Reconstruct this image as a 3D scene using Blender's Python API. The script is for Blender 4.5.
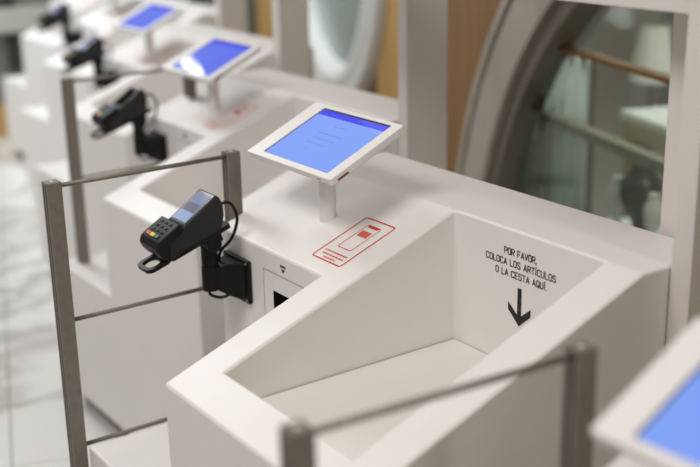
import bpy, bmesh, math, random
from math import sin, cos, pi, radians
from mathutils import Vector, Matrix

for o in list(bpy.data.objects):
    bpy.data.objects.remove(o)
SC = bpy.context.scene
COL = SC.collection
H = 0.945                                   # counter height above the floor

# ------------------------------------------------------------------ camera
FPX = 1154.18
CAMP = Vector((2.0119, -1.5068, 0.6001 + H))
R_ = Vector((0.57751034, 0.81618345, -0.01806628))
U_ = Vector((-0.23530861, 0.18760723, 0.95364217))
F_ = Vector((-0.78173632, 0.54648706, -0.30040011))
cam = bpy.data.cameras.new('camera')
camo = bpy.data.objects.new('camera', cam)
COL.objects.link(camo)
M = Matrix(((R_.x, U_.x, -F_.x), (R_.y, U_.y, -F_.y), (R_.z, U_.z, -F_.z))).to_4x4()
M.translation = CAMP
camo.matrix_world = M
cam.sensor_width = 36.0
cam.lens = 36.0 * FPX / 700.0
cam.clip_start = 0.02
cam.dof.use_dof = True
cam.dof.focus_distance = 2.1
cam.dof.aperture_fstop = 1.9
SC.camera = camo

# ------------------------------------------------------------------ world, lights, exposure
W_ = bpy.data.worlds.new('world'); SC.world = W_
W_.use_nodes = True
W_.node_tree.nodes['Background'].inputs[0].default_value = (1.0, 0.945, 0.83, 1)
W_.node_tree.nodes['Background'].inputs[1].default_value = 0.29

def area(name, loc, target, sx, sy, power, col=(1, 1, 1)):
    l = bpy.data.lights.new(name, 'AREA'); l.shape = 'RECTANGLE'
    l.size = sx; l.size_y = sy; l.energy = power; l.color = col
    o = bpy.data.objects.new(name, l); COL.objects.link(o)
    o.location = loc
    o.rotation_euler = (Vector(target) - Vector(loc)).to_track_quat('-Z', 'Y').to_euler()
    return o
area('ceiling_lamp_near', (0.7, -2.2, 3.3), (0.5, -0.4, 0.9), 1.2, 0.9, 42, (1.0, 0.955, 0.945))
area('right_fill_light', (3.4, 0.2, 3.3), (0.7, 0.0, 0.8), 1.4, 1.0, 62, (1.0, 0.935, 0.78))  # unseen warm fill, added to lift the dark right-hand faces
area('ceiling_lamp_mid', (-3.2, -0.6, 3.3), (-3.2, 0.2, 0.9), 1.4, 0.7, 34, (0.93, 0.97, 1.0))
area('ceiling_lamp_far', (-4.5, -0.2, 3.3), (-4.4, 0.3, 0.9), 1.6, 0.8, 72, (0.92, 0.965, 1.0))
area('shop_window_daylight', (-5.6, -4.0, 2.0), (-4.2, 0.0, 0.7), 3.0, 2.4, 8, (0.95, 0.98, 1.0))
area('back_room_fill', (-0.6, 1.9, 3.0), (-0.6, 1.7, 0.0), 1.2, 0.8, 46, (0.98, 1.0, 0.98))  # added fill, out of view, brightens what shows through the arch

SC.view_settings.view_transform = 'Standard'
SC.view_settings.look = 'None'
SC.view_settings.gamma = 1.0
SC.view_settings.use_curve_mapping = False
SC.view_settings.exposure = 0.14

# ------------------------------------------------------------------ helpers
def srgb(r, g, b):
    f = lambda c: (c / 255 / 12.92) if c / 255 <= 0.04045 else ((c / 255 + 0.055) / 1.055) ** 2.4
    return (f(r), f(g), f(b), 1)

def mat(name, col, rough=0.5, metal=0.0, var=0.04, scale=30.0, bump=0.0, emit=None, estr=1.0, spec=0.5):
    m = bpy.data.materials.new(name); m.use_nodes = True
    nt = m.node_tree; b = nt.nodes['Principled BSDF']
    b.inputs['Roughness'].default_value = rough
    b.inputs['Metallic'].default_value = metal
    b.inputs['Specular IOR Level'].default_value = spec
    tc = nt.nodes.new('ShaderNodeTexCoord')
    nz = nt.nodes.new('ShaderNodeTexNoise'); nz.inputs['Scale'].default_value = scale
    nz.inputs['Detail'].default_value = 4
    nt.links.new(tc.outputs['Object'], nz.inputs['Vector'])
    rp = nt.nodes.new('ShaderNodeValToRGB')
    rp.color_ramp.elements[0].position = 0.3; rp.color_ramp.elements[1].position = 0.7
    rp.color_ramp.elements[0].color = tuple(c * (1 - var) for c in col[:3]) + (1,)
    rp.color_ramp.elements[1].color = tuple(min(1, c * (1 + var)) for c in col[:3]) + (1,)
    nt.links.new(nz.outputs['Fac'], rp.inputs['Fac'])
    nt.links.new(rp.outputs['Color'], b.inputs['Base Color'])
    if bump:
        bp = nt.nodes.new('ShaderNodeBump'); bp.inputs['Strength'].default_value = bump
        bp.inputs['Distance'].default_value = 0.002
        nt.links.new(nz.outputs['Fac'], bp.inputs['Height'])
        nt.links.new(bp.outputs['Normal'], b.inputs['Normal'])
    if emit:
        b.inputs['Emission Color'].default_value = emit
        b.inputs['Emission Strength'].default_value = estr
    return m

def wood_mat(name, c1, c2):
    m = bpy.data.materials.new(name); m.use_nodes = True
    nt = m.node_tree; b = nt.nodes['Principled BSDF']
    b.inputs['Roughness'].default_value = 0.45
    tc = nt.nodes.new('ShaderNodeTexCoord')
    mp = nt.nodes.new('ShaderNodeMapping'); mp.inputs['Scale'].default_value = (7, 7, 0.6)
    nz = nt.nodes.new('ShaderNodeTexNoise'); nz.inputs['Scale'].default_value = 2.2
    nz.inputs['Detail'].default_value = 8; nz.inputs['Distortion'].default_value = 1.2
    rp = nt.nodes.new('ShaderNodeValToRGB')
    rp.color_ramp.elements[0].position = 0.32; rp.color_ramp.elements[1].position = 0.68
    rp.color_ramp.elements[0].color = c1; rp.color_ramp.elements[1].color = c2
    nt.links.new(tc.outputs['Object'], mp.inputs['Vector'])
    nt.links.new(mp.outputs['Vector'], nz.inputs['Vector'])
    nt.links.new(nz.outputs['Fac'], rp.inputs['Fac'])
    nt.links.new(rp.outputs['Color'], b.inputs['Base Color'])
    return m

def marble_mat(name, base, vein):
    m = bpy.data.materials.new(name); m.use_nodes = True
    nt = m.node_tree; b = nt.nodes['Principled BSDF']
    b.inputs['Roughness'].default_value = 0.22
    g = nt.nodes.new('ShaderNodeNewGeometry')
    nz = nt.nodes.new('ShaderNodeTexNoise'); nz.inputs['Scale'].default_value = 1.7
    nz.inputs['Detail'].default_value = 9; nz.inputs['Distortion'].default_value = 0.7
    nt.links.new(g.outputs['Position'], nz.inputs['Vector'])
    rp = nt.nodes.new('ShaderNodeValToRGB')
    e = rp.color_ramp.elements
    e[0].position = 0.46; e[0].color = base
    e[1].position = 0.60; e[1].color = base
    v = e.new(0.50); v.color = vein
    v2 = e.new(0.54); v2.color = tuple((a + c) / 2 for a, c in zip(base, vein))
    nt.links.new(nz.outputs['Fac'], rp.inputs['Fac'])
    nt.links.new(rp.outputs['Color'], b.inputs['Base Color'])
    return m

def glass_mat(name, tint, gloss=0.12):
    m = bpy.data.materials.new(name); m.use_nodes = True
    nt = m.node_tree; nt.nodes.remove(nt.nodes['Principled BSDF'])
    out = nt.nodes['Material Output']
    tr = nt.nodes.new('ShaderNodeBsdfTransparent'); tr.inputs[0].default_value = tint
    gl = nt.nodes.new('ShaderNodeBsdfGlossy'); gl.inputs['Roughness'].default_value = 0.03
    gl.inputs['Color'].default_value = (0.9, 0.95, 0.92, 1)
    mx = nt.nodes.new('ShaderNodeMixShader'); mx.inputs[0].default_value = gloss
    nt.links.new(tr.outputs[0], mx.inputs[1]); nt.links.new(gl.outputs[0], mx.inputs[2])
    nt.links.new(mx.outputs[0], out.inputs[0])
    return m

def screen_mat(name, col, s, rough=0.06):
    m = bpy.data.materials.new(name); m.use_nodes = True
    nt = m.node_tree; b = nt.nodes['Principled BSDF']
    b.inputs['Base Color'].default_value = (0.01, 0.01, 0.012, 1)
    b.inputs['Roughness'].default_value = rough
    b.inputs['Emission Color'].default_value = col
    b.inputs['Emission Strength'].default_value = s
    return m

MT = dict(
    corian=mat('white_solid_surface', (0.80, 0.775, 0.76, 1), 0.42, var=0.012, scale=14),
    floor_panel=mat('basin_liner', (0.77, 0.755, 0.72, 1), 0.5, var=0.015, scale=10),
    base=mat('toe_kick', srgb(120, 112, 102), 0.5),
    groove=mat('shadow_gap', srgb(160, 157, 156), 0.8),
    panel=mat('service_panel_white', (0.79, 0.78, 0.785, 1), 0.4, var=0.01),
    black_ink=mat('black_ink', srgb(30, 27, 27), 0.7, var=0.1, scale=200),
    red_ink=mat('red_ink', srgb(205, 48, 44), 0.6, var=0.06, scale=200),
    red_soft=mat('red_ink_fine', srgb(214, 92, 86), 0.6, var=0.06, scale=200),
    black=mat('black_plastic', srgb(17, 17, 19), 0.5, var=0.15, scale=120, spec=0.25),
    black_metal=mat('black_painted_metal', srgb(18, 18, 19), 0.5, var=0.1, scale=90, spec=0.25),
    gunmetal=mat('dark_bronze_metal', srgb(126, 119, 110), 0.5, metal=0.25, var=0.08, scale=60),
    tab_white=mat('white_powder_coat', (0.80, 0.785, 0.775, 1), 0.4, var=0.012),
    slot_dark=mat('slot_opening', srgb(6, 6, 6), 0.9, spec=0.05),
    black_side=mat('charcoal_plastic', srgb(38, 38, 40), 0.5, var=0.1, scale=120, spec=0.3),
    bezel=mat('black_bezel', srgb(12, 12, 20), 0.25),
    trim=mat('grey_white_paint', srgb(220, 214, 210), 0.55, var=0.015, scale=8),
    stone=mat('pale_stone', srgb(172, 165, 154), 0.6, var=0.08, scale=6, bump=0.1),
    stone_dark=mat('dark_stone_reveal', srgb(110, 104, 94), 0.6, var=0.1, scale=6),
    plaster=mat('white_plaster', srgb(222, 224, 222), 0.5, var=0.03, scale=10),
    wood=wood_mat('walnut_panel', srgb(122, 92, 62), srgb(146, 110, 74)),
    wood_dark=wood_mat('dark_walnut', srgb(58, 47, 38), srgb(84, 68, 52)),
    wood_gold=wood_mat('golden_oak', srgb(176, 138, 82), srgb(206, 166, 104)),
    gold=mat('brushed_brass', srgb(140, 104, 58), 0.35, metal=0.7, var=0.08),
    marble=marble_mat('white_marble', srgb(224, 223, 220), srgb(186, 183, 177)),
    joint=mat('tile_joint', srgb(150, 146, 140), 0.8),
    glass=glass_mat('clear_glass', (0.86, 0.91, 0.885, 1), 0.14),
    greywall=mat('grey_green_wall', srgb(118, 120, 112), 0.7, var=0.06, scale=3),
    darkwall=mat('charcoal_niche', srgb(48, 48, 46), 0.7),
    paleband=mat('pale_band', srgb(178, 180, 172), 0.6),
    teal=mat('pale_teal_fabric', srgb(206, 216, 208), 0.7, var=0.06, scale=4),
    vase=mat('dark_green_glaze', srgb(52, 62, 58), 0.25, var=0.1, scale=8),
    linen=mat('white_linen', srgb(226, 226, 222), 0.7),
    tan=mat('tan_board', srgb(178, 160, 124), 0.6),
    ledge=mat('grey_beige_board', srgb(132, 128, 112), 0.6),
    maroon=mat('maroon_knob', srgb(40, 18, 15), 0.7),
    mirror=mat('mirror_pale_reflection', srgb(172, 184, 178), 0.25, metal=0.35, var=0.12, scale=1.6),  # pale reflected surroundings put into the base colour
    screen=screen_mat('tablet_screen', srgb(120, 152, 234), 1.0),  # lighter than the deep screens: reflection haze put into the colour
    screen_deep=screen_mat('tablet_screen_deep', srgb(78, 98, 218), 1.0),
    header=screen_mat('tablet_header', srgb(52, 60, 222), 1.0),
    screen_text=screen_mat('tablet_text', srgb(98, 126, 212), 1.0),
    tscreen=screen_mat('terminal_screen', srgb(100, 108, 146), 0.8, 0.45),
    tscreen2=screen_mat('terminal_screen_band', srgb(66, 58, 92), 0.7, 0.45),
    tscreen3=screen_mat('terminal_screen_pale', srgb(132, 150, 192), 0.8, 0.45),
    key_grey=mat('grey_key', srgb(38, 40, 42), 0.6),
    key_red=mat('red_key', srgb(210, 60, 34), 0.5),
    key_yellow=mat('yellow_key', srgb(226, 190, 40), 0.5),
    key_green=mat('green_key', srgb(30, 70, 44), 0.5),
    copper=mat('copper_port', srgb(120, 62, 46), 0.5),
    lamp=mat('lamp_lens', (0.9, 0.9, 0.9, 1), 0.5, emit=(1, 0.99, 0.97, 1), estr=300),
)

class MB:
    """collects geometry for ONE mesh object"""
    def __init__(self): self.bm = bmesh.new()
    def face(self, pts):
        return self.bm.faces.new([self.bm.verts.new(p) for p in pts])
    def box(self, x0, x1, y0, y1, z0, z1, mx=None):
        c = [Vector((x, y, z)) for z in (z0, z1) for y in (y0, y1) for x in (x0, x1)]
        if mx: c = [mx @ q for q in c]
        v = [self.bm.verts.new(q) for q in c]
        for f in ((0, 2, 3, 1), (4, 5, 7, 6), (0, 1, 5, 4), (2, 6, 7, 3), (0, 4, 6, 2), (1, 3, 7, 5)):
            self.bm.faces.new([v[i] for i in f])
        return self
    def tube(self, pts, r, n=12, cap=True):
        pts = [Vector(q) for q in pts]; rings = []
        prev = None
        for i, q in enumerate(pts):
            t = (pts[min(i + 1, len(pts) - 1)] - pts[max(i - 1, 0)]).normalized()
            a = prev if prev else (Vector((0, 0, 1)) if abs(t.z) < .9 else Vector((1, 0, 0)))
            b = t.cross(a).normalized(); a = b.cross(t).normalized(); prev = a
            rr = r[i] if isinstance(r, (list, tuple)) else r
            rings.append([self.bm.verts.new(q + (a * cos(2 * pi * k / n) + b * sin(2 * pi * k / n)) * rr) for k in range(n)])
        for A, B in zip(rings, rings[1:]):
            for k in range(n):
                self.bm.faces.new((A[k], A[(k + 1) % n], B[(k + 1) % n], B[k]))
        if cap:
            self.bm.faces.new(rings[0][::-1]); self.bm.faces.new(rings[-1])
        return self
    def prism(self, outline, n0, n1, mx=None, hole=None):
        """outline in x,y extruded n0..n1 along z; optional hole with the same number of points"""
        mx = mx or Matrix()
        def ring(pl, z): return [self.bm.verts.new(mx @ Vector((x, y, z))) for x, y in pl]
        a0, a1 = ring(outline, n0), ring(outline, n1); k = len(outline)
        for i in range(k):
            j = (i + 1) % k; self.bm.faces.new((a0[i], a0[j], a1[j], a1[i]))
        if hole:
            b0, b1 = ring(hole, n0), ring(hole, n1)
            for i in range(k):
                j = (i + 1) % k
                self.bm.faces.new((b0[j], b0[i], b1[i], b1[j]))
                self.bm.faces.new((a1[i], a1[j], b1[j], b1[i]))
                self.bm.faces.new((a0[j], a0[i], b0[i], b0[j]))
        else:
            self.bm.faces.new(a1); self.bm.faces.new(a0[::-1])
        return self
    def lathe(self, prof, n=32, mx=None):
        mx = mx or Matrix(); rings = []
        for r, z in prof:
            rings.append([self.bm.verts.new(mx @ Vector((r * cos(2 * pi * k / n), r * sin(2 * pi * k / n), z))) for k in range(n)])
        for A, B in zip(rings, rings[1:]):
            for k in range(n):
                self.bm.faces.new((A[k], A[(k + 1) % n], B[(k + 1) % n], B[k]))
        return self
    def build(self, name, m, parent=None, bevel=0, seg=2, smooth=False, angle=30, fix=True):
        if fix: bmesh.ops.recalc_face_normals(self.bm, faces=self.bm.faces)
        me = bpy.data.meshes.new(name); self.bm.to_mesh(me); self.bm.free()
        me.materials.append(MT[m])
        o = bpy.data.objects.new(name, me); COL.objects.link(o)
        if parent: o.parent = parent
        if smooth:
            for f in me.polygons: f.use_smooth = True
        if bevel:
            md = o.modifiers.new('bevel', 'BEVEL'); md.width = bevel; md.segments = seg
            md.limit_method = 'ANGLE'; md.angle_limit = radians(angle)
            for f in me.polygons: f.use_smooth = True
            md.harden_normals = True
        return o

def empty(name, loc=(0, 0, 0), rz=0):
    o = bpy.data.objects.new(name, None); COL.objects.link(o)
    o.location = loc; o.rotation_euler.z = rz; o.empty_display_size = 0.1
    return o
def tag(o, label=None, cat=None, group=None, kind=None):
    if label: o['label'] = label
    if cat: o['category'] = cat
    if group: o['group'] = group
    if kind: o['kind'] = kind
    return o
def copy_tree(o, parent=None):
    c = o.copy(); COL.objects.link(c); c.parent = parent
    for ch in list(o.children): copy_tree(ch, c)
    return c
def rrect(x0, x1, y0, y1, r, n=5):
    p = []
    for cx, cy, a0 in ((x1 - r, y1 - r, 0), (x0 + r, y1 - r, 90), (x0 + r, y0 + r, 180), (x1 - r, y0 + r, 270)):
        for i in range(n + 1):
            a = radians(a0 + 90 * i / n); p.append((cx + r * cos(a), cy + r * sin(a)))
    return p
def frame(origin, ex, ey, ez):
    m = Matrix((ex, ey, ez)).transposed().to_4x4(); m.translation = origin; return m
def onplane(px, py, N, c):
    """point where the ray of pixel (px,py) meets the plane N.X = c"""
    D = R_ * ((px - 350) / FPX) + U_ * ((233.5 - py) / FPX) + F_
    N = Vector(N)
    return CAMP + D * ((c - N.dot(CAMP)) / N.dot(D))

# ------------------------------------------------------------------ layout
UW = 0.9; UA = 0.4537; UT = 0.078; UL = UA - UT
K = 0.1798; SL = 0.3787; MM = 0.2495; NN = 0.5709; TF = 0.0753; DD = 0.2543
ZP = H - 0.492
def slope_z(v): return H + SL * (v + K)
SPOTS = [(0, 0), (-1.155, .395), (-2.34, .765), (-3.51, 1.135), (-4.48, 1.385), (1.233, -0.342)]
E_ = Vector((-1.13, .38, 0)).normalized(); N_ = Vector((-E_.y, E_.x, 0)) * -1     # along the row / away from the aisle
S_ = -E_
def wallp(s, z, c): return S_ * s + N_ * c + Vector((0, 0, z))

# ------------------------------------------------------------------ floor
fl = MB().box(-14, 6, -6, 9, -0.06, -0.006).build('floor', 'joint')
tag(fl, 'white veined marble tile floor running along the counters', kind='structure')
TS = 0.40
tile_me = None
for i in range(-4, 17):
    for j in range(-7, 5):
        e0 = 0.595 + i * TS; n0 = -0.889 + j * TS
        if tile_me is None:
            t = MB().box(0.002, TS - 0.002, 0.002, TS - 0.002, -0.006, 0.0).build('tile', 'marble', fl); tile_me = t.data
        else:
            t = bpy.data.objects.new('tile', tile_me); COL.objects.link(t); t.parent = fl
        t.location = E_ * e0 + N_ * (n0 + TS) + Vector((0, 0, 0))
        t.rotation_euler.z = math.atan2(E_.y, E_.x)

# ------------------------------------------------------------------ back wall with arch and oculus
CW = 0.80
AC = (0.12, -0.98 + H); AR = 1.705; AIN = 1.46
def build_wall():
    mb = MB()
    n = 64; top = 3.1
    z0 = 0.0
    a0 = math.asin((z0 - AC[1]) / AR)
    arc = [(AC[0] - AR * cos(a0 + (pi - 2 * a0) * i / n), AC[1] + AR * sin(a0 + (pi - 2 * a0) * i / n)) for i in range(n + 1)]
    d = 0.08
    def quad(p):
        mb.face([wallp(s, z, CW) for s, z in p]); mb.face([wallp(s, z, CW + d) for s, z in p[::-1]])
    for (s0, s1) in ((-6.2, arc[0][0]), (arc[-1][0], 3.0)):
        quad([(s0, 0), (s1, 0), (s1, top), (s0, top)])
    for (p, q) in zip(arc, arc[1:]):
        quad([p, q, (q[0], top), (p[0], top)])
    mb.face([wallp(s, top, c) for s, c in ((-6.2, CW), (3, CW), (3, CW + d), (-6.2, CW + d))])
    for (p, q) in zip(arc, arc[1:]):
        mb.face([wallp(*p, CW), wallp(*q, CW), wallp(*q, CW + d), wallp(*p, CW + d)])
    return mb.build('wall_back', 'wood', fix=False)
wb = build_wall()
tag(wb, 'brown wood-panelled wall behind the counters', kind='structure')

def arc_band(mb, r0, r1, c0, c1, a0=0.0, a1=pi, n=60):
    """ring segment with thickness, in the wall plane round the arch centre"""
    rows = []
    for i in range(n + 1):
        a = a0 + (a1 - a0) * i / n
        P = lambda r, c: wallp(AC[0] - r * cos(a), max(0.002, AC[1] + r * sin(a)), c)
        rows.append([mb.bm.verts.new(P(r0, c0)), mb.bm.verts.new(P(r1, c0)), mb.bm.verts.new(P(r1, c1)), mb.bm.verts.new(P(r0, c1))])
    for A, B in zip(rows, rows[1:]):
        for k in range(4):
            mb.bm.faces.new((A[k], A[(k + 1) % 4], B[(k + 1) % 4], B[k]))
    return mb
AA0 = math.asin(0.04 / AR)
win = empty('window_1', wallp(AC[0], 0, CW)); tag(win, 'big round-arched glazed opening with pale stone surround behind the centre counter', kind='structure')
def wchild(mb, name, m, **k):
    o = mb.build(name, m, **k); o.parent = win; o.matrix_parent_inverse = Matrix.Translation(-Vector(win.location)); return o
# voussoirs: separate stones round the arch
NV = 11
for i in range(NV):
    da = (pi - 2 * AA0) / NV
    mb = arc_band(MB(), 1.505, AR - 0.04, CW - 0.012, CW + 0.06, AA0 + i * da + 0.0012, AA0 + (i + 1) * da - 0.0012, 8)
    for q in ((0, 1, 2, 3), (-4, -3, -2, -1)):
        mb.bm.verts.ensure_lookup_table(); mb.bm.faces.new([mb.bm.verts[k] for k in q])
    wchild(mb, 'arch_stone', 'stone')
wchild(arc_band(MB(), AR - 0.026, AR + 0.004, CW - 0.022, CW + 0.05, AA0, pi - AA0), 'arch_moulding', 'stone')
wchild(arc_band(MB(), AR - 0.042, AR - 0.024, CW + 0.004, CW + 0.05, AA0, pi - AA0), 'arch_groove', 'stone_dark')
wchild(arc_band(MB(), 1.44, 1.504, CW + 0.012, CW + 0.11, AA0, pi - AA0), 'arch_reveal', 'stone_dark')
def pane(z0, z1, c, name, m='glass'):
    mb = MB(); rows = 18
    vs = []
    for i in range(rows + 1):
        z = z0 + (z1 - z0) * i / rows
        hw = math.sqrt(max(0.0, 1.445 ** 2 - (z - AC[1]) ** 2))
        vs.append([mb.bm.verts.new(wallp(AC[0] + sx * hw, z, c + dc)) for sx in (-1, 1) for dc in (0, 0.008)])
    for A, B in zip(vs, vs[1:]):
        mb.bm.faces.new((A[0], A[2], B[2], B[0])); mb.bm.faces.new((A[1], B[1], B[3], A[3]))
    return wchild(mb, name, m, fix=False)
RZ = H + 0.058
pane(0.01, RZ, CW + 0.075, 'glass_pane'); pane(RZ, AC[1] + 1.44, CW + 0.075, 'glass_pane')
hw = math.sqrt(1.44 ** 2 - (RZ - AC[1]) ** 2)
MX = frame(wallp(0, 0, 0), S_, N_, Vector((0, 0, 1)))
wchild(MB().box(AC[0] - hw, AC[0] + hw, CW + 0.06, CW + 0.10, RZ - 0.007, RZ + 0.007, MX), 'transom_bar', 'gold')

# room behind the arch
MXW = MX
tag(MB().box(-3.6, 3.0, 2.9, 2.96, 0, 3.0, MXW).build('wall_beyond', 'greywall'), 'dim grey-green wall seen through the arched glazing', kind='structure')
def ssolid(name, m, s0, s1, c0, c1, z0, z1, parent=None, **k):
    return MB().box(s0, s1, c0, c1, z0, z1, MXW).build(name, m, parent, **k)
def under(root, o):
    o.parent = root; o.matrix_parent_inverse = Matrix.Translation(-Vector(root.location)); return o
tp = onplane(620, 110, N_, 1.28); ts, tz_ = S_.dot(tp), tp.z
cab = empty('display_table', wallp(ts + .5, 0, 1.5))
tag(cab, 'pale display table with tan edge behind the arched glass', 'table')
under(cab, ssolid('table_top', 'linen', ts, ts + 1.0, 1.28, 1.85, tz_ - 0.025, tz_))
under(cab, ssolid('apron', 'tan', ts + .01, ts + .99, 1.285, 1.305, tz_ - 0.085, tz_ - .026))
for s, c in ((ts + .04, 1.32), (ts + .96, 1.32), (ts + .04, 1.81), (ts + .96, 1.81)):
    under(cab, ssolid('leg', 'tan', s - .025, s + .025, c - .025, c + .025, 0, tz_ - .026))
ben = empty('display_bench', wallp(-0.7, 0, 0.95))
tag(ben, 'narrow grey-beige ledge rail close behind the arched glass', 'ledge')
b0, b1 = S_.dot(onplane(540, 113, N_, 0.94)), 0.6
bz = onplane(600, 138, N_, 0.94).z
under(ben, ssolid('ledge_board', 'ledge', b0, b1, 0.925, 0.965, bz - 0.02, bz + 0.012))
for s in (b0 + .02, b1 - .02):
    under(ben, ssolid('leg', 'ledge', s - .012, s + .012, 0.935, 0.955, 0, bz - .0205))
vs_ = S_.dot(onplane(640, 200, N_, 1.1)); vz0 = onplane(640, 234, N_, 1.1).z
ped = empty('vase_pedestal', wallp(vs_, 0, 1.1))
tag(ped, 'pale pedestal under the dark vase behind the glass', 'pedestal')
under(ped, ssolid('pedestal_body', 'linen', vs_ - .15, vs_ + .15, 1.02, 1.18, 0.03, vz0 - .02))
under(ped, ssolid('pedestal_cap', 'linen', vs_ - .165, vs_ + .165, 1.005, 1.195, vz0 - .0195, vz0))
under(ped, ssolid('pedestal_foot', 'linen', vs_ - .165, vs_ + .165, 1.005, 1.195, 0.0, 0.0295))
def vase(name, label, s, c, sc, m):
    va = empty(name, wallp(s, vz0 + .0005, c)); tag(va, label, 'vase')
    prof = [(0.0, 0), (0.03, 0), (0.034, 0.008), (0.022, 0.03), (0.035, 0.06), (0.064, 0.11), (0.076, 0.16), (0.07, 0.205), (0.045, 0.235), (0.032, 0.25), (0.04, 0.265), (0.036, 0.265), (0.027, 0.25)]
    MB().lathe([(r * sc[0], z * sc[1]) for r, z in prof]).build('vase_body', m, va, smooth=True)
    z = 0.264 * sc[1]; r = 0.038 * sc[0]
    MB().lathe([(r, z - .003), (r + .004, z), (r, z + .004), (r - .003, z), (r, z - .003)]).build('vase_rim', m, va, smooth=True)
vase('vase', 'dark green glazed vase behind the glass at right', vs_, 1.1, (0.9, 0.86), 'vase')
vase('bud_vase', 'slim white vase left of the dark vase behind the glass', vs_ - .105, 1.08, (0.4, 0.6), 'linen')
vase('bud_vase', 'slim white vase right of the dark vase, half behind the post', vs_ + .115, 1.08, (0.4, 0.6), 'linen')
lp = onplane(655, 26, N_, 1.5)
lam = empty('paper_shade_lamp', wallp(S_.dot(lp), 0, 1.5)); tag(lam, 'white paper shade floor lamp seen through the upper glass', 'lamp')
under(lam, MB().lathe([(0.05, lp.z), (0.085, lp.z - .2)], 28, Matrix.Translation(wallp(S_.dot(lp), 0, 1.5))).build('lamp_shade', 'linen', smooth=True))
under(lam, MB().tube([wallp(S_.dot(lp), 0.02, 1.5), wallp(S_.dot(lp), lp.z - .02, 1.5)], 0.01).build('lamp_pole', 'stone_dark'))
under(lam, MB().lathe([(0.0, 0.02), (0.11, 0.02), (0.12, 0.0)], 28, Matrix.Translation(wallp(S_.dot(lp), 0, 1.5))).build('lamp_base', 'stone_dark'))
kq = onplane(538, 103, N_, CW + .05)
wchild(MB().lathe([(0, -.03), (.018, -.024), (.026, 0), (.018, .024), (0, .03)], 16, Matrix.Translation(kq)), 'door_knob', 'maroon', smooth=True)
CC = 1.0
cs0, cs1 = S_.dot(onplane(524, 150, N_, CC)), S_.dot(onplane(588, 150, N_, CC))
cur = empty('curtain_panel', wallp(cs0, 0, CC))
tag(cur, 'pale grey-teal hanging curtain close behind the arched glass', 'curtain')
mb = MB(); nW = 48
f = lambda s: CC + 0.012 * sin((s - cs0) * 75)
for i in range(nW):
    s0 = cs0 + (cs1 - cs0) * i / nW; s1 = cs0 + (cs1 - cs0) * (i + 1) / nW
    mb.face([wallp(s0, 0.03, f(s0)), wallp(s1, 0.03, f(s1)), wallp(s1, RZ - 0.05, f(s1)), wallp(s0, RZ - 0.05, f(s0))])
bmesh.ops.remove_doubles(mb.bm, verts=mb.bm.verts, dist=1e-5)
o = mb.build('curtain_cloth', 'teal', smooth=True); so = o.modifiers.new('th', 'SOLIDIFY'); so.thickness = 0.004
under(cur, o)
under(cur, MB().tube([wallp(cs0 - .02, RZ - 0.045, CC), wallp(cs1 + .02, RZ - 0.045, CC)], 0.008).build('curtain_rod', 'stone_dark'))
for s in (cs0 - .02, cs1 + .02):
    under(cur, ssolid('rod_post', 'stone_dark', s - .008, s + .008, CC - .008, CC + .008, 0, RZ - 0.045))

# round white oculus frame with mirror glass
ocu = empty('round_mirror', wallp(-3.09, H + 0.29, CW))
tag(ocu, 'large round mirror in a white moulded plaster frame on the wood wall', 'mirror')
MO = frame(Vector((0, 0, 0)), S_, Vector((0, 0, 1)), -N_)
prof = [(0.80, 0.0), (0.80, 0.05), (0.775, 0.075), (0.745, 0.06), (0.72, 0.062), (0.69, 0.08), (0.655, 0.085), (0.625, 0.06), (0.605, 0.03), (0.595, 0.004)]
MB().lathe(prof, 72, MO).build('mirror_frame', 'plaster', ocu, smooth=True)
MB().lathe([(0.0, 0.008), (0.3, 0.008), (0.612, 0.008)], 72, MO).build('mirror_glass', 'mirror', ocu)

# dark recess and golden board further along the wall
def px_s(px, py, c): return S_.dot(onplane(px, py, N_, c))
d = ssolid('door_1', 'wood_dark', px_s(222, 20, CW - .03), px_s(258, 20, CW - .03), CW - 0.03, CW - 0.002, 0, 2.4); tag(d, 'dark brown door in the wood wall', kind='structure')
d = ssolid('trim_1', 'wood_gold', px_s(258.5, 20, CW - .04), px_s(276, 20, CW - .04), CW - 0.05, CW - 0.002, 0, 2.4); tag(d, 'golden oak door trim beside the dark door', kind='structure')
d = ssolid('trim_2', 'wood_gold', px_s(376, 60, CW - .03), px_s(404, 60, CW - .03), CW - 0.022, CW - 0.002, 0, 2.4); tag(d, 'golden oak board beside the round mirror', kind='structure')

# far end wall
CE = 5.0
MXE = frame(Vector((0, 0, 0)), N_, E_, Vector((0, 0, 1)))
MXE = Matrix(((N_.x, E_.x, 0, 0), (N_.y, E_.y, 0, 0), (0, 0, 1, 0), (0, 0, 0, 1)))
wf = MB().box(-6, CW, CE, CE + 0.1, 0, 3.1, MXE).build('wall_far', 'greywall'); tag(wf, 'grey-green wall closing the far end of the row', kind='structure')
def epx(px, py):
    q = onplane(px, py, E_, CE); return N_.dot(q), q.z
bb = MB().box(-6, CW, CE - 0.05, CE - 0.001, 0, epx(4, 105)[1], MXE).build('baseboard_far', 'wood_gold'); tag(bb, 'high golden oak plinth board along the far wall', kind='structure')
def efar(name, m, x0, y0, x1, y1, c0, c1, label, cat):
    n0, z1 = epx(x0, y0); n1, z0 = epx(x1, y1)
    mb = MB().box(n0, n1, CE - c1, CE - c0, z0, z1, MXE)
    o = mb.build(name, m, bevel=0.004); tag(o, label, kind='structure'); return o
efar('trim_3', 'paleband', -40, 10, 90, 27, 0.001, 0.08, 'pale horizontal shelf band on the far wall', 'trim')
efar('trim_4', 'darkwall', -40, -30, 14, 8, 0.001, 0.03, 'dark niche panel above the pale band on the far wall', 'trim')
efar('trim_5', 'darkwall', 5, 29, 24, 70, 0.001, 0.03, 'dark niche panel below the pale band on the far wall', 'trim')
efar('trim_6', 'darkwall', 150, -30, 200, 14, 0.001, 0.03, 'dark panel on the far wall behind the far counters', 'trim')

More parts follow.
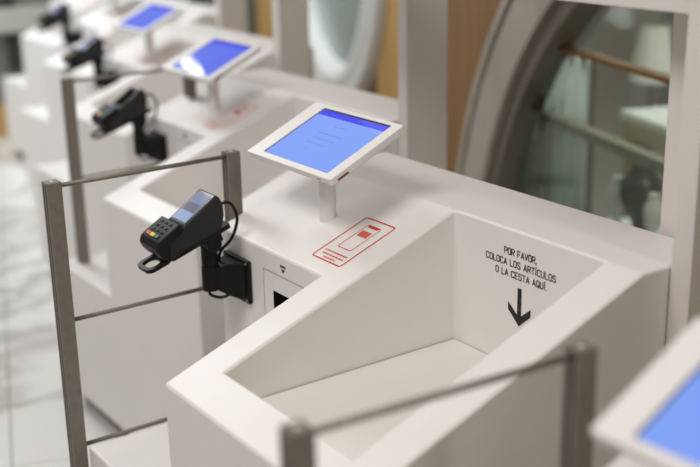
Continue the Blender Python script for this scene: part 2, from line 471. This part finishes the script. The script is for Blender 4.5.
# ------------------------------------------------------------------ white posts and beam behind the counters
POSTS = [(0.902, 0.941, -0.12, 0.01), (-0.252, -0.216, 0.23, 0.359), (-1.448, -1.405, 0.60, 0.725), (-2.606, -2.568, 1.01, 1.15), (-3.72, -3.684, 1.32, 1.44)]
n_trim = 7
for i, (a, b, c, d) in enumerate(POSTS):
    o = MB().box(a, b, c, d, 0, 2.7).build('trim_%d' % n_trim, 'trim', bevel=0.002); n_trim += 1
    tag(o, 'white painted upright post behind the counters', kind='structure')
o = MB().box(-0.2, 0.902, -0.118, 0.0, H + 0.389, H + 0.56).build('trim_%d' % n_trim, 'trim', bevel=0.003); n_trim += 1
tag(o, 'white painted cross beam over the centre opening', kind='structure')
o = MB().box(0.768, 0.941, 0.011, 0.034, 0.0, 2.7).build('trim_%d' % n_trim, 'trim', bevel=0.002); n_trim += 1
tag(o, 'white recessed jamb strip beside the nearest post', kind='structure')

# ------------------------------------------------------------------ stroke lettering
GL = {
 'P': [[(0, 0), (0, 1), (.42, 1), (.58, .9), (.58, .6), (.42, .48), (0, .48)]],
 'O': [[(.14, 0), (0, .14), (0, .86), (.14, 1), (.44, 1), (.58, .86), (.58, .14), (.44, 0), (.14, 0)]],
 'R': [[(0, 0), (0, 1), (.42, 1), (.58, .9), (.58, .6), (.42, .48), (0, .48)], [(.3, .48), (.58, 0)]],
 'F': [[(0, 0), (0, 1), (.54, 1)], [(0, .5), (.46, .5)]],
 'A': [[(0, 0), (.3, 1), (.6, 0)], [(.1, .3), (.5, .3)]],
 'V': [[(0, 1), (.3, 0), (.6, 1)]],
 'C': [[(.56, .8), (.56, .88), (.44, 1), (.14, 1), (0, .86), (0, .14), (.14, 0), (.44, 0), (.56, .12), (.56, .2)]],
 'L': [[(0, 1), (0, 0), (.5, 0)]],
 'S': [[(.54, .82), (.54, .88), (.42, 1), (.14, 1), (0, .88), (0, .64), (.14, .53), (.42, .48), (.56, .36), (.56, .12), (.42, 0), (.14, 0), (0, .12), (0, .18)]],
 'T': [[(0, 1), (.6, 1)], [(.3, 1), (.3, 0)]],
 'I': [[(.06, 0), (.06, 1)]], 'Í': [[(.06, 0), (.06, 1)], [(.05, 1.16), (.14, 1.27)]],
 'U': [[(0, 1), (0, .14), (.14, 0), (.42, 0), (.56, .14), (.56, 1)]],
 'E': [[(.54, 0), (0, 0), (0, 1), (.54, 1)], [(0, .5), (.46, .5)]],
 'Q': [[(.14, 0), (0, .14), (0, .86), (.14, 1), (.44, 1), (.58, .86), (.58, .14), (.44, 0), (.14, 0)], [(.34, .24), (.62, -.06)]],
 ',': [[(.08, .06), (.02, -.16)]], '.': [[(.06, 0), (.06, .06)]],
}
ADV = {'I': .12, 'Í': .12, ',': .12, '.': .12, ' ': .3, 'L': .5}
def text_width(t, h, sp): return sum((ADV.get(ch, .58) + sp) * h for ch in t) - sp * h
def strokes(mb, t, x, y, h, w, sp, to3):
    """flat ribbon lettering; to3 maps (x,y) to 3-D"""
    def disc(c, r):
        mb.face([to3(c[0] + r * cos(2 * pi * k / 8), c[1] + r * sin(2 * pi * k / 8)) for k in range(8)])
    for ch in t:
        for pl in GL.get(ch, []):
            q = [(x + a * h, y + b * h) for a, b in pl]
            for (a, b) in zip(q, q[1:]):
                dx, dy = b[0] - a[0], b[1] - a[1]; L = math.hypot(dx, dy); nx, ny = -dy / L * w / 2, dx / L * w / 2
                mb.face([to3(a[0] + nx, a[1] + ny), to3(a[0] - nx, a[1] - ny), to3(b[0] - nx, b[1] - ny), to3(b[0] + nx, b[1] + ny)])
            for c in q: disc(c, w / 2)
        x += (ADV.get(ch, .58) + sp) * h

# ------------------------------------------------------------------ self-checkout counter
def make_counter():
    root = empty('self_checkout_counter')
    bm = bmesh.new()
    us = [0, UL, UA, UW - UT, UW]
    vs = [0, -K, -K - MM, -K - (NN - TF), -K - NN]
    zz = lambda v: H if v >= -K - 1e-6 else slope_z(v)
    V = {}
    def vert(i, j):
        if (i, j) not in V: V[(i, j)] = bm.verts.new((us[i], vs[j], zz(vs[j])))
        return V[(i, j)]
    for i in range(4):
        for j in range(4):
            if j >= 2 and i == 0: continue
            if i == 2 and 1 <= j <= 2: continue
            bm.faces.new((vert(i, j), vert(i, j + 1), vert(i + 1, j + 1), vert(i + 1, j)))
    bnd = [tuple(e.verts) for e in bm.edges if e.is_boundary]
    cache = {}
    def at(x, y, z):
        k = (round(x, 5), round(y, 5), round(z, 5))
        if k not in cache: cache[k] = bm.verts.new((x, y, z))
        return cache[k]
    ZB = 0.055; yM, yN = -K - MM, -K - NN
    def inner(v): return UA - 1e-4 <= v.co.x <= UW - UT + 1e-4 and -K - (NN - TF) - 1e-4 <= v.co.y <= -K + 1e-4
    def eq(a, b): return abs(a - b) < 1e-5
    for a, b in bnd:
        ca, cb = a.co.copy(), b.co.copy()
        if inner(a) and inner(b): lo = H - DD - 0.03
        elif eq(ca.y, cb.y) and eq(ca.y, yM) and max(ca.x, cb.x) < UL + 1e-4: lo = ZP
        elif eq(ca.x, cb.x) and eq(ca.x, UL): lo = ZP
        else: lo = ZB
        poly = [a, b]
        for q in (cb, ca):
            mid = lo == ZB and ((eq(q.x, UL) and eq(q.y, yN)) or (eq(q.x, 0) and eq(q.y, yM)))
            pts = [at(q.x, q.y, lo)]
            if mid: pts = [at(q.x, q.y, ZP), at(q.x, q.y, ZB)] if q is cb else [at(q.x, q.y, ZB), at(q.x, q.y, ZP)]
            poly += pts
        bm.faces.new(poly)
    bm.faces.new([at(0, yM, ZP), at(UL, yM, ZP), at(UL, -K - (NN - TF), ZP), at(UL, yN, ZP), at(0, yN, ZP)])
    bm.faces.new([at(0, yM, ZP), at(0, yN, ZP), at(0, yN, ZB), at(0, yM, ZB)])
    bm.faces.new([at(0, yN, ZP), at(UL, yN, ZP), at(UL, yN, ZB), at(0, yN, ZB)])
    mb = MB(); mb.bm.free(); mb.bm = bm
    body = mb.build('counter_body', 'corian', root, bevel=0.0055, seg=3, angle=12)
    g = 0.0028
    MB().box(UA + g, UW - UT - g, -K - (NN - TF) + g, -K - g, H - DD - 0.028, H - DD).build('basin_floor', 'floor_panel', root)
    MB().box(0.03, UW - 0.02, -K - NN + 0.03, -0.02, 0, 0.054).build('toe_kick', 'base', root)
    yf = -K - MM
    # service panel with slot
    pn = MB().box(0.1765, 0.3445, yf - 0.0012, yf - 0.0002, H - 0.3395, H - 0.1365).build('service_panel', 'panel', root, bevel=0.001, seg=1)
    MF = frame(Vector((0, yf, 0)), Vector((1, 0, 0)), Vector((0, 0, 1)), Vector((0, -1, 0)))
    MB().prism([(0.1745, H - .3415), (0.3465, H - .3415), (0.3465, H - .1345), (0.1745, H - .1345)], -0.001, 0.0012, MF, [(0.1762, H - .3398), (0.3448, H - .3398), (0.3448, H - .1362), (0.1762, H - .1362)]).build('panel_gap', 'groove', root)
    MB().box(0.211, 0.30, yf - 0.0018, yf - 0.0012, H - 0.215, H - 0.171).build('slot', 'slot_dark', pn)
    mb = MB()
    mb.face([(0.240, yf - 0.0006, H - 0.1195), (0.254, yf - 0.0006, H - 0.1195), (0.247, yf - 0.0006, H - 0.1275)])
    for k in range(4):
        x = 0.2375 + k * 0.005
        mb.face([(x, yf - 0.0006, H - 0.1165), (x + 0.0036, yf - 0.0006, H - 0.1165), (x + 0.0036, yf - 0.0006, H - 0.1115), (x, yf - 0.0006, H - 0.1115)])
    mb.build('slot_mark', 'black_ink', root)
    # lettering and arrow on the basin's back wall
    yb = -K - 0.0006
    to3 = lambda x, y: Vector((x, yb, y))
    mb = MB(); hh = 0.0114; ww = 0.0020
    for t, x0, x1, zb in (('POR FAVOR,', 0.588, 0.668, -0.0475), ('COLOCA LOS ARTÍCULOS', 0.5405, 0.7145, -0.068), ('O LA CESTA AQUÍ.', 0.5665, 0.694, -0.088)):
        sp = ((x1 - x0) / hh - text_width(t, 1, 0)) / (len(t) - 1)
        strokes(mb, t, x0, H + zb, hh, ww, sp, to3)
    mb.build('lettering', 'black_ink', root)
    mb = MB(); x = 0.6288
    mb.face([to3(x - .005, H - .103), to3(x + .005, H - .103), to3(x + .005, H - .158), to3(x - .005, H - .158)])
    for s in (-1, 1):
        mb.face([to3(x + s * .0285, H - .1345), to3(x + s * .0285, H - .149), to3(x, H - .1745), to3(x, H - .158)])
    mb.build('arrow', 'black_ink', root)
    # red scan graphic on the sloping top
    Ls = math.sqrt(1 + SL * SL); ty = Vector((0, 1 / Ls, SL / Ls)); tn = Vector((0, -SL / Ls, 1 / Ls))
    MS = frame(Vector((0, -0.398, slope_z(-0.398))) + tn * 0.0004, Vector((1, 0, 0)), ty, tn)
    Y = lambda v: (v + 0.398) * Ls
    def outl(x0, x1, y0, y1, r, w):
        mb = MB(); a = rrect(x0, x1, y0, y1, r); b = rrect(x0 + w, x1 - w, y0 + w, y1 - w, max(.0005, r - w))
        for i in range(len(a)):
            j = (i + 1) % len(a); mb.face([MS @ Vector((*p, 0)) for p in (a[i], a[j], b[j], b[i])])
        return mb
    stk = outl(0.2975, 0.391, Y(-0.398), Y(-0.2675), 0.007, 0.0034).build('scan_sticker', 'red_ink', root)
    ph = outl(0.324, 0.367, Y(-0.357), Y(-0.2835), 0.006, 0.0020).build('phone_outline', 'red_ink', stk)
    mb = MB(); mb.face([MS @ Vector((x, y, 0)) for x, y in ((0.331, Y(-.2905)), (0.360, Y(-.2905)), (0.363, Y(-.2835)), (0.328, Y(-.2835)))])
    mb.build('phone_notch', 'red_ink', stk)
    mb = MB()
    mb.face([MS @ Vector((x, y, 0)) for x, y in ((0.331, Y(-.3175)), (0.3595, Y(-.3175)), (0.3595, Y(-.301)), (0.331, Y(-.301)))])
    mb.build('phone_block', 'red_soft', stk)
    rnd = random.Random(4); mb = MB()
    for (x0, x1, v) in ((0.310, 0.379, -0.3725), (0.313, 0.377, -0.3815), (0.327, 0.362, -0.3895)):
        x = x0
        while x < x1 - 0.002:
            l = min(rnd.uniform(.003, .009), x1 - x)
            mb.face([MS @ Vector((a, b, 0)) for a, b in ((x, Y(v) - .002), (x + l, Y(v) - .002), (x + l, Y(v) + .002), (x, Y(v) + .002))])
            x += l + .0016
    mb.build('sticker_print', 'red_soft', stk)
    return root

# ------------------------------------------------------------------ tablet on a pole
def make_tablet():
    u0, v0, z0, th = 0.205, -0.304, 0.109 + H, 0.43
    zc = slope_z(v0)
    root = empty('tablet_stand', (u0, v0, zc))
    MTB = frame(Vector((0, 0, z0 - zc)), Vector((1, 0, 0)), Vector((0, cos(th), sin(th))), Vector((0, -sin(th), cos(th))))
    hw, hh = 0.147, 0.0925
    mb = MB().prism(rrect(-hw, hw, -hh, hh, 0.005), -0.013, 0.0, MTB, rrect(-0.104, 0.120, -0.0785, 0.0835, 0.004))
    hs = mb.build('tablet_housing', 'tab_white', root, bevel=0.0012, seg=2, angle=40)
    MB().prism(rrect(-hw + .003, hw - .003, -hh + .003, hh - .003, 0.005), -0.016, -0.0135, MTB).build('back_cover', 'tab_white', root)
    MB().prism(rrect(-0.106, 0.122, -0.0805, 0.0855, 0.004), -0.0125, -0.0016, MTB).build('screen_border', 'bezel', root)
    sc = MB(); z = -0.0013
    q = lambda x, y, dz=0: MTB @ Vector((x, y, z + dz))
    x0, x1, y0, y1 = -0.1005, 0.1188, -0.0775, 0.0792
    sc.face([q(x0, y0), q(x1, y0), q(x1, y1 - .016), q(x0, y1 - .016)])
    scr = sc.build('screen', 'screen', root)
    hb = MB(); hb.face([q(x0, y1 - .016), q(x1, y1 - .016), q(x1, y1), q(x0, y1)]); hb.build('screen_header', 'header', scr)
    tx = MB(); rnd = random.Random(2)
    for (a, b, y) in ((-0.012, 0.030, 0.040), (-0.034, 0.046, 0.014), (-0.03, 0.04, -0.002), (-0.034, 0.03, -0.018), (-0.02, -0.004, -0.036)):
        x = a
        while x < b:
            l = min(rnd.uniform(.004, .012), b - x)
            tx.face([q(x, y, .0002), q(x + l, y, .0002), q(x + l, y + .0018, .0002), q(x, y + .0018, .0002)]); x += l + .003
    tag(tx.build('screen_text', 'screen_text', scr), kind='stuff')
    MB().box(hw - .002, hw + .0005, -0.078, -0.052, -0.0115, -0.0075, MTB).build('side_port', 'copper', hs)
    for x in (0.103, 0.110):
        MB().tube([MTB @ Vector((x, -hh - .0004, -0.0075)), MTB @ Vector((x, -hh + .004, -0.0075))], 0.0018, 8).build('screw', 'black', hs)
    # pole with a bottom cut to the slope
    mb = MB(); n = 28; r = 0.0165
    top = z0 - zc - 0.0175
    PX = 0.012
    lo = [mb.bm.verts.new((PX + r * cos(2 * pi * k / n), r * sin(2 * pi * k / n), SL * r * sin(2 * pi * k / n) + .0002)) for k in range(n)]
    hi = [mb.bm.verts.new((PX + r * cos(2 * pi * k / n), r * sin(2 * pi * k / n), top + math.tan(th) * r * sin(2 * pi * k / n))) for k in range(n)]
    for k in range(n): mb.bm.faces.new((lo[k], lo[(k + 1) % n], hi[(k + 1) % n], hi[k]))
    mb.build('pole', 'tab_white', root, smooth=True)
    return root

# ------------------------------------------------------------------ card terminal and its wall arm
TH = 0.60
TC = Vector((0.08, -0.528, H - 0.016))
TT = 0.33
TRC = Vector((0.08, -0.45, H - 0.050))
def tilt_matrix(c, th, org): return frame(c - org, Vector((1, 0, 0)), Vector((0, cos(th), sin(th))), Vector((0, -sin(th), cos(th))))
def spline(pts):
    out = []; P = [Vector(p) for p in pts]; P = [P[0] * 2 - P[1]] + P + [P[-1] * 2 - P[-2]]
    for i in range(1, len(P) - 2):
        for t in range(8):
            t /= 8; a, b_, c, d_ = P[i - 1:i + 3]
            out.append(0.5 * ((2 * b_) + (c - a) * t + (2 * a - 5 * b_ + 4 * c - d_) * t * t + (3 * b_ - a - 3 * c + d_) * t ** 3))
    return out + [P[-2]]
def make_mount():
    org = Vector((0.08, -K - MM, H - 0.178))
    root = empty('terminal_arm', org)
    B = lambda u0, u1, v0, v1, z0, z1: MB().box(u0 - org.x, u1 - org.x, v0 - org.y, v1 - org.y, z0 + H - org.z, z1 + H - org.z)
    yf = -K - MM
    pl = B(0.031, 0.129, yf - 0.010, yf - 0.001, -0.224, -0.134).build('wall_plate', 'black_metal', root, bevel=0.002)
    for u in (0.037, 0.123):
        for z in (-0.218, -0.14):
            MB().tube([(u - org.x, yf - 0.0125 - org.y, z + H - org.z), (u - org.x, yf - 0.0098 - org.y, z + H - org.z)], 0.003, 10).build('bolt', 'gunmetal', pl)
    # tapered bracket from plate to pivot
    mb = MB()
    sec = [(0.040, 0.120, -0.0095, -0.214, -0.140), (0.050, 0.112, -0.022, -0.214, -0.138), (0.058, 0.102, -0.040, -0.205, -0.140), (0.066, 0.094, -0.068, -0.186, -0.146)]
    rows = [[mb.bm.verts.new((x - org.x, yf + dy - org.y, z + H - org.z)) for x, z in ((x0, z0), (x1, z0), (x1, z1), (x0, z1))] for x0, x1, dy, z0, z1 in sec]
    for A, C in zip(rows, rows[1:]):
        for k in range(4): mb.bm.faces.new((A[k], A[(k + 1) % 4], C[(k + 1) % 4], C[k]))
    mb.bm.faces.new(rows[0][::-1]); mb.bm.faces.new(rows[-1])
    mb.build('bracket', 'black', root, bevel=0.003)
    c = lambda z: (0, -0.496 - org.y, z + H - org.z)
    MB().tube([c(-.192), c(-.14)], .0175, 22).build('pivot_post', 'black', root, bevel=0.0015, angle=50)
    MB().tube([c(-.1395), c(-.10)], .0165, 22).build('pivot_neck', 'black_metal', root, bevel=0.001, angle=50)
    MB().tube([(-.0215, -0.494 - org.y, -.094 + H - org.z), (.0215, -0.494 - org.y, -.094 + H - org.z)], .0165, 22).build('tilt_joint', 'black', root, bevel=0.001, angle=50)
    TM = tilt_matrix(TRC, TT, org)
    tr = MB().prism(rrect(-0.028, 0.028, -0.150, -0.012, 0.006), -0.010, 0.0, TM).build('tray', 'black_metal', root, bevel=0.001, angle=50)
    MB().prism(rrect(-0.030, 0.030, -0.203, -0.148, 0.015), -0.008, 0.0, TM, rrect(-0.0205, 0.0205, -0.1945, -0.166, 0.0135)).build('front_loop', 'black', tr, bevel=0.001, angle=50)
    MB().box(-0.012, 0.012, -0.064, -0.03, -0.034, -0.0105, TM).build('tray_knuckle', 'black', root, bevel=0.003)
    pts = [(0.084, -.503, -.1925), (0.09, -.503, -.199), (0.1, -.492, -.204), (0.102, -.478, -.205), (0.102, -.464, -.201), (0.1, -.452, -.192)]
    MB().tube([Vector((u, v, z + H)) - org for u, v, z in spline(pts)], 0.0032, 8).build('lower_cable', 'black', root, smooth=True)
    return root

def extrude_profile(prof, hw, org):
    mb = MB(); P = lambda x, v, z: Vector((TC.x + x, v, z + H)) - org
    L = [mb.bm.verts.new(P(-hw, v, z)) for v, z in prof]; Rr = [mb.bm.verts.new(P(hw, v, z)) for v, z in prof]
    k = len(prof)
    for i in range(k): mb.bm.faces.new((L[i], L[(i + 1) % k], Rr[(i + 1) % k], Rr[i]))
    mb.bm.faces.new(L[::-1]); mb.bm.faces.new(Rr)
    return mb
def make_terminal():
    org = Vector((0.08, -0.528, H - 0.075))
    root = empty('card_terminal', org)
    TM = tilt_matrix(TC, TH, org)
    tz = lambda v: -0.0495 + math.tan(TT) * (v + 0.45)              # top of the tray
    d = (cos(TH), sin(TH)); top = lambda t: (TC.y + d[0] * t, TC.z - H + d[1] * t)
    body = [(-0.481, tz(-0.481) + .006), (-0.476, -0.034), (-0.478, -0.010), (-0.484, 0.002), top(0.044), top(-0.046), (-0.572, -0.052), (-0.598, -0.068), (-0.598, tz(-0.598)), (-0.49, tz(-0.49))]
    extrude_profile(body, 0.0345, org).build('terminal_body', 'black_side', root, bevel=0.0035, seg=3, angle=25)
    hood = [(-0.572, -0.050), (-0.570, -0.036), (-0.575, -0.0325), (-0.616, -0.0570), (-0.622, -0.062), (-0.626, -0.074), (-0.620, -0.086), (-0.610, tz(-0.610) + .006), (-0.5985, tz(-0.5985) + .002), (-0.5985, -0.067)]
    kp = extrude_profile(hood, 0.0385, org).build('keypad', 'black', root, bevel=0.003, seg=2, angle=25)
    KM = tilt_matrix(Vector((0.08, -0.596, H - 0.045)), 0.537, org)
    for r in range(4):
        for cc in range(3):
            m = ('key_red', 'key_yellow', 'key_green')[cc] if r == 0 else 'key_grey'
            x = (cc - 1) * 0.0175 - 0.002; y = -0.0195 + r * 0.0115
            a, b = (.0075, .0042) if r == 0 else (.0042, .0024)
            MB().box(x - a, x + a, y - b, y + b, 0.0001, 0.0018, KM).build('key', m, kp, bevel=0.0006, seg=1)
    q = lambda x, y, z: TM @ Vector((x, y, z))
    sb = MB(); sb.face([q(-.031, -.040, .0004), q(.031, -.040, .0004), q(.031, .041, .0004), q(-.031, .041, .0004)]); sb.build('display_border', 'bezel', root)
    sc = MB(); sc.face([q(-.0275, -.036, .0008), q(.0275, -.036, .0008), q(.0275, .036, .0008), q(-.0275, .036, .0008)])
    s = sc.build('display', 'tscreen', root)
    b = MB(); b.face([q(-.0225, -.010, .0012), q(.0225, -.010, .0012), q(.0225, .010, .0012), q(-.0225, .010, .0012)]); b.build('display_band', 'tscreen2', s)
    b = MB(); b.face([q(-.0275, -.036, .0012), q(.0275, -.036, .0012), q(.0275, -.0125, .0012), q(-.0275, -.0125, .0012)]); b.build('display_panel', 'tscreen3', s)
    pts = [(0.1, -.487, -.018), (0.1, -.465, -.013), (0.1, -.451, -.021), (0.1, -.441, -.045), (0.098, -.444, -.07), (0.09, -.453, -.095), (0.075, -.467, -.118), (0.07, -.470, -.138), (0.07, -.468, -.15)]
    MB().tube([Vector((u, v, z + H)) - org for u, v, z in spline(pts)], 0.0032, 8).build('cable', 'black', root, smooth=True)
    return root

# ------------------------------------------------------------------ barrier rail
def make_barrier(zn=0.0, zf=0.0, cut=None):
    """two posts and rods; zn/zf = feet of near and far post, cut = where the lower rods end (v of the far end)"""
    root = empty('barrier_rail', (-0.0155, -0.5755, 0))
    v1, v2 = -0.7668 + 0.5755, -0.3837 + 0.5755
    hs = 0.0145
    for v, lo in ((v1, zn), (v2, zf)):
        po = MB().box(-hs, hs, v - hs, v + hs, lo, H + 0.056).build('post', 'gunmetal', root, bevel=0.0015)
        for du in (-0.005, 0.005):
            MB().box(du - .0011, du + .0011, v - hs - .0004, v - hs + .0006, lo + 0.01, H + 0.05).build('groove', 'black_metal', po)
        MB().tube([(0, v, H + 0.0558), (0, v, H + 0.0566)], .004, 10).build('cap_screw', 'plaster', po)
    for k, z in enumerate((0.046, -0.225 if cut is None else -0.236, -0.494)):
        if cut is not None and k == 2: continue
        e = v2 - hs + .002 if (cut is None or k == 0) else cut
        MB().tube([(0, v1 + hs - .002, H + z), (0, e, H + z)], 0.0045, 10).build('rod', 'gunmetal', root, smooth=True)
    return root

counter, tablet, mount, term, barrier = make_counter(), make_tablet(), make_mount(), make_terminal(), make_barrier()
WHERE = ['the sharp centre counter with the printed red phone sign', 'the second counter, just left of the centre one', 'the third counter, halfway up the row', 'the fourth counter, near the far end', 'the fifth counter at the far end', 'the cropped counter at bottom right']
CL = ['white self-checkout counter in sharp focus with readable black lettering in its bin',
      'blurred white self-checkout counter directly behind the sharp one',
      'third white self-checkout counter counting from the sharp one, empty bright bin',
      'fourth white self-checkout counter, small and very blurred near the far end',
      'last white self-checkout counter at the far end, nearest the left edge',
      'cropped white counter in the bottom right corner under the close tablet']
TL = ['white framed tablet with blue screen standing on the sharp centre counter',
      'blurred tablet with blue screen and two round light reflections on second counter',
      'small blurred white tablet on the third counter from the front',
      'tablet on the fourth counter, only its foot inside the picture top',
      None,
      'large out-of-focus tablet cropped in the bottom right corner']
ML = ['sharp black wall arm holding the nearest card terminal', 'blurred black wall arm on the second counter',
      'blurred black wall arm on the third counter', 'black wall arm at the top left corner on the fourth counter']
PL = ['sharp black card terminal with red and yellow keys beside the nearest railing', 'blurred black card terminal with dark screen on the second counter',
      'blurred black card terminal with blue lit screen on the third counter', 'black card terminal cut by the top edge at the upper left']
FINE_TAB = {1: (-1.123, .367), 2: (-2.24, .705), 5: (1.245, -.338)}
FINE_TERM = {2: (-2.30, .765), 3: (-3.54, 1.135)}
roots = []
for i, (dx, dy) in enumerate(SPOTS):
    for proto, labels, cat, grp in ((counter, CL, 'counter', 'self-checkout counters in the row'), (tablet, TL, 'tablet', 'tablets on the checkout counters'),
                                    (mount, ML, 'bracket', 'terminal arms on the checkout counters'), (term, PL, 'card terminal', 'card terminals on the checkout counters')):
        if i >= len(labels) or labels[i] is None: continue
        o = proto if i == 0 else copy_tree(proto)
        if i:
            ox, oy = (FINE_TAB if proto is tablet else FINE_TERM if proto in (mount, term) else {}).get(i, (dx, dy))
            o.location = Vector(proto.location) + Vector((ox, oy, SL * (oy - dy) if proto is tablet else 0))
            if proto is tablet and i == 5: o.rotation_euler.z = 0.05
        tag(o, labels[i], cat, grp)
        if proto is term and i == 1:
            for ch in o.children:
                if ch.name.startswith('display') and not ch.name.startswith('display_border'):
                    for c2 in [ch] + list(ch.children):
                        c2.data = c2.data.copy(); c2.data.materials[0] = MT['slot_dark']
        if proto is tablet and i in (1, 2, 3):
            for ch in o.children:
                if ch.name.startswith('screen') and ch.data.materials[0] == MT['screen']:
                    ch.data = ch.data.copy(); ch.data.materials[0] = MT['screen_deep']
        roots.append(o)
G = 'metal railings between the counters'
tag(barrier, 'sharp dark bronze railing of two posts and three rods left of the card terminal', 'railing', G)
o = copy_tree(barrier); o.location = (1.116, -0.7505, 0); o.rotation_euler.z = -0.077
tag(o, 'out-of-focus dark railing crossing in front of the centre bin', 'railing', G)
bx, by = -1.078, .467                          # this one stands on the second counter's low step
lv = -0.3837 + by - SPOTS[1][1]
o = make_barrier(ZP + .0005, slope_z(lv) + .0065, -K - MM + SPOTS[1][1] - .001 - (-0.5755 + by))
o.location = (-0.0125 + bx, -0.5755 + by, 0)
tag(o, 'blurred dark railing standing on the second counter, left of its terminal', 'railing', G)

# ------------------------------------------------------------------ two globe pendants mirrored in the second tablet
tab_c = Vector((0.205 + FINE_TAB[1][0], -0.304 + FINE_TAB[1][1], 0.109 + H + SL * (FINE_TAB[1][1] - SPOTS[1][1]))); tn_ = Vector((0, -sin(0.43), cos(0.43)))
for k, (px, py) in enumerate(((187, 62), (197, 71))):
    hit = onplane(px, py, tn_, tn_.dot(tab_c)); dv = (hit - CAMP).normalized()
    rv = dv - tn_ * (2 * dv.dot(tn_))
    g = hit + rv * ((2.9 - hit.z) / rv.z)
    root = empty('pendant_lamp', g)
    tag(root, 'small white globe pendant mirrored in the second tablet, %s' % ('upper reflection' if k == 0 else 'lower reflection'), 'lamp', 'globe pendants over the row')
    r = 0.007
    MB().lathe([(r * sin(pi * i / 12), -r * cos(pi * i / 12)) for i in range(13)], 24).build('globe', 'lamp', root, smooth=True)
    MB().tube([(0, 0, r), (0, 0, 0.6)], 0.004, 8).build('cord', 'black', root)
    MB().lathe([(0.0, 0.6), (0.04, 0.6), (0.04, 0.58), (0.0, 0.575)], 20).build('canopy', 'plaster', root)
